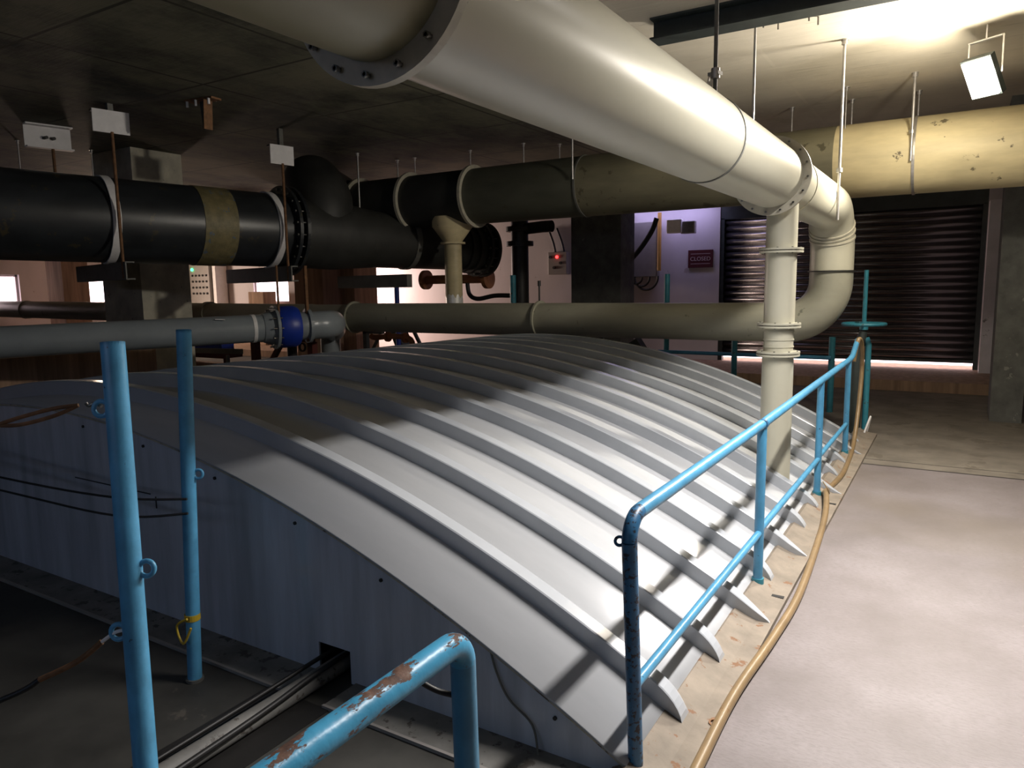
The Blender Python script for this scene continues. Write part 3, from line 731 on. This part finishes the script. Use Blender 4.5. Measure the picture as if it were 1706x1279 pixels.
MB().tube(smooth_path([(-1.90, 1.06, .985), (-1.925, 1.045, .978), (-1.95, 1.02, .955)]), .005, 8).build('hook', M['plate'], cab2)
MB().tube(smooth_path([(-1.95, 1.02, .955), (-2.01, .98, .90), (-2.09, .92, .855)]), .008, 8).build('turnbuckle', M['rust'], cab2)
MB().tube(smooth_path([(-2.09, .92, .855), (-2.18, .86, .80), (-2.6, .6, .62), (-3.2, .2, .5)]), .008, 8).build('wire', M['rubber'], cab2)
# two thin cords tied to the slim post
for z, lb in ((.93, 'upper thin dark cord tied to the slim blue post'), (.86, 'lower thin dark cord tied to the slim blue post')):
    c = tag(MB().tube(smooth_path([(-3.06, 2.05, z), (-3.4, 1.90, z + (.0 if z > .9 else -.02)), (-4.1, 1.75, z + .04), (-5.4, 1.5, z + .16), (-6.4, 1.3, z + .3)]), .006, 6).build('cord', M['rubber']), lb, 'cord')

# cables and pipe that enter the hole in the end sheet
tag(MB().tube(smooth_path([(-2.54, 2.55, .05), (-2.54, 2.2, .045), (-2.53, 1.6, .05), (-2.52, .4, .055)]), .045, 16).build('drain_pipe', M['flange_strip']), 'grey drain pipe entering the square hole of the end sheet', 'pipe')
tag(MB().tube(smooth_path([(-2.58, 2.6, .12), (-2.6, 2.25, .095), (-2.62, 1.9, .07), (-2.60, .4, .05)]), .011, 8).build('cable', M['rubber']), 'black cable entering the hole on the left of the drain pipe', 'cable')
tag(MB().tube(smooth_path([(-2.50, 2.6, .11), (-2.50, 2.25, .10), (-2.48, 1.8, .08), (-2.44, .4, .06)]), .013, 8).build('cable', M['rubber']), 'black cable entering the hole on the right of the drain pipe', 'cable')
tag(MB().tube(smooth_path([(-1.60, 2.405, .40), (-1.568, 2.405, .30), (-1.51, 2.405, .20), (-1.40, 2.405, .12), (-1.36, 2.38, .015)]), .005, 6).build('loose_wire', M['channel']), 'thin grey wire curving down the end sheet behind the peeling rail', 'wire')

# ------------------------------------------------------------------ guard rails
GX, TZ, MZ = -.97, 1.07, .39
gr = thing('guard_rail', (GX, 5.4, 0), 'long sky blue guard rail between the cover and the walkway', 'guard rail')
pr = .0285
path = arc((GX, 2.47, TZ - .09), (0, -1, 0), (0, 0, 1), .09, 0, PI/2, 8)
MB().tube(path, pr, 20).build('worn_elbow', M['blue_worn_shade'], gr)
MB().tube([(GX, 2.47, TZ), (GX, 4.45, TZ - .01)], pr, 20).build('top_rail', M['blue'], gr)
MB().tube([(GX, 4.45, TZ - .01), (GX, 8.5, TZ + .0), (GX, 8.72, TZ + .02), (GX, 9.0, TZ + .12), (GX, 9.12, TZ + .16)], pr, 20).build('top_rail', M['blue'], gr)
MB().tube([(GX + .005, 4.43, TZ - .01), (GX + .005, 4.47, TZ - .01)], pr + .002, 20).build('weld_collar', M['blue_worn_shade'], gr)
MB().tube([(GX, 2.38, TZ - .09), (GX, 2.46, .03)], pr, 20).build('post', M['blue_worn_shade'], gr)
for y in (4.45, 6.62, 8.42):
    MB().tube([(GX, y, .02), (GX, y, TZ - .012)], pr, 20).build('post', M['blue'], gr)
    MB().tube([(GX, y, .02), (GX, y, .10)], pr + .008, 20).build('post_sleeve', M['teal'], gr)
for a, b in ((2.42, 4.45), (4.45, 6.62), (6.62, 8.42)):
    MB().tube([(GX, a, MZ + .01), (GX, b, MZ - .005)], .021, 16).build('mid_rail', M['blue'], gr)
ring_eye(Vector((GX - .04, 2.385, .975)), .016, .006, (0.5, -.85, 0.1), M['blue_worn_shade'], 'eye', gr)

fr = thing('guard_rail', (GX, 1.0, 0), 'nearest blue guard rail with peeling paint in the foreground', 'guard rail')
MB().tube([(GX, -.8, TZ)] + [(GX, 1.28, TZ)] + arc((GX, 1.28, TZ - .06), (0, 0, 1), (0, 1, 0), .06, 0, PI/2, 8)[1:], .031, 24).build('top_rail', M['blue_peeling'], fr)
MB().tube([(GX, 1.34, TZ - .05), (GX, 1.36, 0)], .031, 24).build('post', M['blue'], fr)
MB().tube([(GX, -.8, TZ), (GX, -.8, 0)], .031, 24).build('post', M['blue'], fr)
MB().tube(smooth_path([(GX - .035, 1.27, TZ - .03), (GX - .075, 1.26, TZ - .06), (GX - .09, 1.28, TZ - .10), (GX - .06, 1.31, TZ - .135), (GX - .02, 1.335, TZ - .15)]), .007, 8).build('wire_loop', M['rubber'], fr)

# hose along the kerb
hp_ = [(-.99, 9.02, 1.0), (-.955, 9.05, 1.24), (-.93, 9.18, 1.17), (-.93, 9.30, .85), (-.93, 9.1, .40), (-.925, 8.75, .10), (-.90, 8.2, .055), (-.88, 7.45, .055), (-.925, 6.75, .06), (-.885, 6.55, .10), (-.835, 6.2, .06), (-.79, 5.6, .03), (-.735, 4.5, .024), (-.75, 3.85, .024), (-.785, 3.2, .026), (-.775, 2.55, .026), (-.74, 1.2, .026), (-.6, -.5, .026)]
ho = thing('garden_hose', (-.8, 4, 0), 'yellow-brown hose lying along the edge of the walkway', 'hose')
MB().tube(smooth_path(hp_, 8), .024, 14).build('hose_tube', M['hose'], ho)
MB().tube(smooth_path([(-.93, 6.66, .18), (-.89, 6.60, .15), (-.87, 6.62, .09), (-.93, 6.67, .07)]), .005, 6).build('tie', M['hose'], ho)
tag(MB().ring((-.80, 2.92, .035), (.1, -.2, 1), .014, .022, .008, 18).build('eye_bolt', M['rust']), 'rusty eye bolt on the kerb beside the hose', 'eye bolt')
for y in (4.36, 6.5): tag(MB().box((-.93, y, .03), (-.80, y + .035, .036)).build('flat_clip', M['rubber']), 'dark flat clip at the foot of the %s rail post' % ('nearer' if y < 5 else 'farther'), 'clip')

# gate valve with handwheel at the end of the rail
gv = thing('gate_valve', (-1.0, 10.0, 0), 'blue handwheel valve with rising stem at the end of the rail', 'valve')
MB().cyl((-1.0, 10, 1.30), (-1.0, 10, 2.03), .026, 14).build('stem', M['teal'], gv)
MB().tube(arc((-1.0, 10, 1.37), (1, 0, 0), (0, 1, 0), .24, 0, 2*PI, 32)[:-1], .02, 10, closed=True).bar((-1.24, 10, 1.37), (-.76, 10, 1.37), .03, .02).bar((-1.0, 9.76, 1.37), (-1.0, 10.24, 1.37), .03, .02).tube([(-1, 10, 1.30), (-1, 10, 1.40)], .05, 16).build('handwheel', M['teal'], gv)
MB().tube([(-1.06, 10, 0), (-1.06, 10, 1.02), (-1.02, 10, 1.2), (-1.0, 10, 1.28)], [.07, .07, .055, .045], 16).build('yoke', M['darksteel'], gv)
MB().tube([(-.94, 10.02, 0), (-.94, 10.02, 1.12), (-.97, 10.02, 1.2)], .036, 16).build('support_post', M['teal'], gv)
MB().tube(smooth_path([(-.9, 9.9, .05), (-.86, 9.82, .25), (-.93, 9.75, .0)]), .012, 8).build('wire', M['plate'], gv)
# back railing of the tank
br_ = thing('back_railing', (-2.6, 11.4, 0), 'dim blue railing behind the far end of the cover', 'guard rail')
MB().tube([(-4.2, 11.5, .80), (-1.55, 11.4, .80)], .03, 14).build('top_rail', M['blue'], br_)
for x in (-2.95, -1.55): MB().tube([(x, 11.45, 0), (x, 11.45, 1.1)], .045, 14).build('post', M['teal'], br_)
tag(MB().tube([(-4.1, 11.6, 0), (-4.1, 11.6, 2.06)], .045, 14).build('teal_post', M['teal']), 'teal post before the purple-lit wall, left of the sign', 'post')
tag(MB().tube([(-9.73, 11.5, 0), (-9.73, 11.5, 2.05)], .05, 14).build('teal_post', M['royal']), 'dark blue post before the brightest part of the back wall', 'post')
tag(MB().tube([(-6.98, 11.5, 0), (-6.98, 11.5, 2.1)], .055, 14).build('teal_post', M['teal']), 'teal post beside the dark vertical valve pipe', 'post')
lr_ = thing('back_railing', (-8.6, 12.8, 0), 'dark railing before the bright back wall', 'guard rail')
MB().tube([(-10.9, 12.8, .62), (-6.9, 12.8, .60)], .025, 12).build('top_rail', M['darksteel'], lr_)
for x in (-10.8, -7.85): MB().tube([(x, 12.8, 0), (x, 12.8, 1.0)], .04, 12).build('post', M['royal'], lr_)
tr_ = tag(MB().bar((-10.5, 12.3, 1.2), (-9.95, 12.3, 0), .34, .2).bar((-10.1, 12.3, 1.2), (-9.4, 12.3, 0), .06, .06).build('steel_prop', M['darksteel']), 'dark leaning steel prop behind the low return pipe', 'prop')
tag(MB().bar((-11.25, 12.2, 0), (-11.25, 12.2, 1.2), .1, .1).bar((-11.25, 12.2, .3), (-10.8, 12.2, .95), .05, .05).bar((-11.3, 12.2, .95), (-10.75, 12.2, .95), .1, .08).build('tap_stand', M['darksteel']), 'dark tap stand left of the leaning prop', 'stand')
tag(MB().bar((-4.95, 12.3, .9), (-4.4, 12.3, .1), .22, .2).bar((-5.6, 12.3, 1.0), (-5.25, 12.3, 0), .07, .07).build('steel_prop', M['darksteel']), 'dark steel prop low before the purple-lit wall', 'prop')

# ------------------------------------------------------------------ things at the back wall
vp = thing('valve_pipe', (-7.42, 12.5, 0), 'dark vertical pipe with flanges before the pink-lit wall', 'pipe')
MB().tube([(-7.42, 12.5, 0), (-7.42, 12.5, 3.2)], .17, 24).build('pipe_section', M['rubber'], vp)
for z in (2.72, 1.5, 3.0): MB().ring((-7.42, 12.5, z), (0, 0, 1), .1, .27, .09, 28).build('flange', M['rubber'], vp)
MB().tube([(-7.3, 12.5, 3.0), (-6.9, 12.5, 3.02), (-6.7, 12.5, 3.02)], .11, 16).build('branch', M['rubber'], vp)
ob = thing('orange_pipe_spool', (-8.8, 12.5, 2.05), 'short orange pipe spool with end flanges under the end of the black main pipe', 'pipe')
MB().tube([(-9.6, 12.3, 2.06), (-8.0, 12.3, 2.06)], .09, 20).build('pipe_section', M['orange'], ob)
for x in (-9.6, -8.05): MB().ring((x, 12.3, 2.06), (1, 0, 0), .05, .2, .09, 28).build('flange', M['orange'], ob)
tag(MB().tube(smooth_path([(-8.55, 12.3, 1.98), (-8.5, 12.3, 1.75), (-8.3, 12.3, 1.66), (-7.9, 12.3, 1.72), (-7.55, 12.3, 1.72)]), .045, 12).build('hose', M['rubber']), 'black hose looping from the orange spool to the dark valve pipe', 'hose')
tag(MB().bar((-9.8, 10.0, 2.02), (-8.0, 9.8, 2.02), .12, .22).build('support_channel', M['channel']), 'dark support channel under the narrower end of the black main pipe', 'channel')
eb = thing('switch_box', (-8.54, 16.3, 2.4), 'grey electrical switch box with a red light on the back wall', 'switch box')
MB().box((-8.82, 16.22, 2.17), (-8.30, BY, 2.72)).build('body', M['box'], eb, .015)
MB().cyl((-8.56, 16.22, 2.60), (-8.56, 16.19, 2.60), .035, 14).build('indicator', M['red_led'], eb)
for x, z in ((-8.74, 2.60), (-8.46, 2.45), (-8.64, 2.34)): MB().cyl((x, 16.22, z), (x, 16.18, z), .035, 12).build('knob', M['rubber'], eb)
for x in (-8.66, -8.42): MB().tube(smooth_path([(x, 16.33, 2.7), (x - .06, 16.33, 2.95), (x - .2, 16.33, 3.3)]), .03, 8).build('cable', M['rubber'], eb)
cabn = tag(MB().box((-6.62, 16.2, 2.06), (-5.98, BY, 3.32)).build('wall_cabinet', M['box'], None, .02), 'grey wall cabinet above the coiled cables', 'cabinet')
for q, (r_, lb) in enumerate(((.14, 'small inner'), (.20, 'middle'), (.28, 'large outer'))):
    cx_ = -6.45 + .12 * q
    tag(MB().tube(arc((cx_, 16.15, 2.05), (1, 0, 0), (0, 0, -1), r_, -.1, PI + .1, 20), .025, 8).build('cable_loop', M['rubber']), '%s loop of black cable under the wall cabinet' % lb, 'cable')
tag(MB().tube(smooth_path([(-5.25, 14.2, 3.2), (-5.35, 14.2, 2.95), (-5.6, 14.2, 2.6), (-5.95, 14.2, 2.25), (-6.25, 14.2, 2.02), (-6.6, 14.2, 1.97)]), .05, 12).tube([(-6.55, 14.2, 1.97), (-6.75, 14.2, 1.96)], .08, 12).build('sagging_hose', M['rubber']), 'thick black hose sagging across the purple-lit wall', 'hose')
tag(MB().cyl((-5.92, 16.2, 2.2), (-5.92, 16.2, 3.5), .045, 12).build('ochre_pipe', M['yellowpipe']), 'ochre vertical pipe right of the wall cabinet', 'pipe')
wp = tag(MB().cyl((-6.98, 16.25, .2), (-6.98, 16.25, 3.4), .06, 12).build('white_pipe', M['plate']), 'white vertical pipe right of the dark rough column', 'pipe')
tag(MB().cyl((-7.12, 16.3, .2), (-7.12, 16.3, 2.4), .04, 12).build('blue_pipe', M['blue']), 'blue vertical pipe beside the white one', 'pipe')
tag(MB().box((-6.78, 16.1, 1.9), (-6.62, 16.25, 3.6)).build('steel_post', M['darksteel']), 'black steel post left of the wall cabinet', 'post')
jl = thing('wall_lamp', (-5.4, 15.9, 3.1), 'small unlit metal wall lamp above the sagging hose', 'lamp')
MB().box((-5.62, 15.8, 3.0), (-5.28, 15.95, 3.3)).build('housing', M['plate'], jl, .02)
MB().box((-5.32, 15.85, 2.98), (-5.0, 16.0, 3.25)).build('gear_box', M['steel'], jl, .02)
MB().bar((-5.3, 15.9, 3.15), (-5.3, BY, 3.15), .05, .05).build('arm', M['steel'], jl)
sg = thing('door_sign', (-5.02, BY - .02, 2.44), 'dark red sign reading CLOSED beside the shutter', 'sign')
MB().box((-5.30, BY - .03, 2.25), (-4.74, BY - .004, 2.64)).build('board', M['sign'], sg)
fc = bpy.data.curves.new('sign_text', 'FONT'); fc.body = 'CLOSED'; fc.size = .125; fc.align_x = 'CENTER'; fc.align_y = 'CENTER'; fc.extrude = .002
to = bpy.data.objects.new('lettering', fc); COL.objects.link(to)
dg = bpy.context.evaluated_depsgraph_get(); me = bpy.data.meshes.new_from_object(to.evaluated_get(dg)); bpy.data.objects.remove(to)
to = bpy.data.objects.new('lettering', me); COL.objects.link(to); me.materials.clear(); me.materials.append(M['sign_text'])
to.rotation_euler = (PI/2, 0, 0); to.parent = sg; to.location = (0, -.014, .0)
MB().box((-5.24, BY - .033, 2.55), (-4.80, BY - .029, 2.56)).box((-5.24, BY - .033, 2.33), (-4.80, BY - .029, 2.34)).build('border', M['sign_text'], sg)

# far left: cabinet, cartons
ec = thing('control_cabinet', (-22.0, 15.9, 1.5), 'grey control cabinet with rows of buttons and a green light', 'cabinet')
MB().box((-22.5, 15.8, .18), (-21.45, 16.3, 3.2)).build('body', M['box'], ec, .02)
MB().cyl((-22.3, 15.8, 2.62), (-22.3, 15.76, 2.62), .05, 12).build('indicator', M['green_led'], ec)
for r_ in range(4):
    for c_ in range(5): MB().cyl((-22.3 + c_*.18, 15.8, 2.42 - r_*.2), (-22.3 + c_*.18, 15.76, 2.42 - r_*.2), .035, 8).build('button', M['rubber'], ec)
MB().box((-21.4, 15.9, .18), (-21.25, 16.35, 3.4)).build('side_post', M['plate'], ec)
tag(MB().box((-19.3, 15.6, .18), (-18.6, 16.1, 1.85)).build('carton', M['board'], None, .01), 'tall pale brown carton before the bright opening', 'carton')
tag(MB().cyl((-22.9, 14.8, .18), (-22.9, 14.8, 3.6), .12, 12).build('ochre_pipe', M['yellowpipe']), 'ochre vertical pipe left of the control cabinet', 'pipe')
tag(MB().bar((-16.5, 8.6, .72), (-10.9, 8.6, .82), .05, .09).bar((-15.5, 8.6, 0), (-15.5, 8.6, .74), .05, .05).bar((-11.3, 8.6, 0), (-11.3, 8.6, .74), .05, .05).build('cable_tray', M['channel']), 'dark horizontal bar under the grey pipe at the left', 'bar')
# condenser grille at the right edge
ac = thing('condenser_unit', (1.15, 11.2, 0), 'grey condenser unit with grille slats at the right edge', 'air conditioner')
MB().box((.86, 11.3, .06), (1.75, 11.8, 1.72)).build('casing', M['channel'], ac, .01)
mb = MB()
for i in range(40): mb.box((.89, 11.27, .14 + i*.038), (1.72, 11.305, .14 + i*.038 + .018))
mb.build('grille', M['box'], ac)
MB().box((.86, 11.28, 1.52), (1.75, 11.31, 1.70)).build('top_panel', M['plate'], ac)
for x in (.92, 1.65): MB().box((x, 11.3, 0), (x + .08, 11.75, .07)).build('foot', M['rubber'], ac)

for o in list(bpy.data.objects):
    if '_o' in o.keys(): del o['_o']
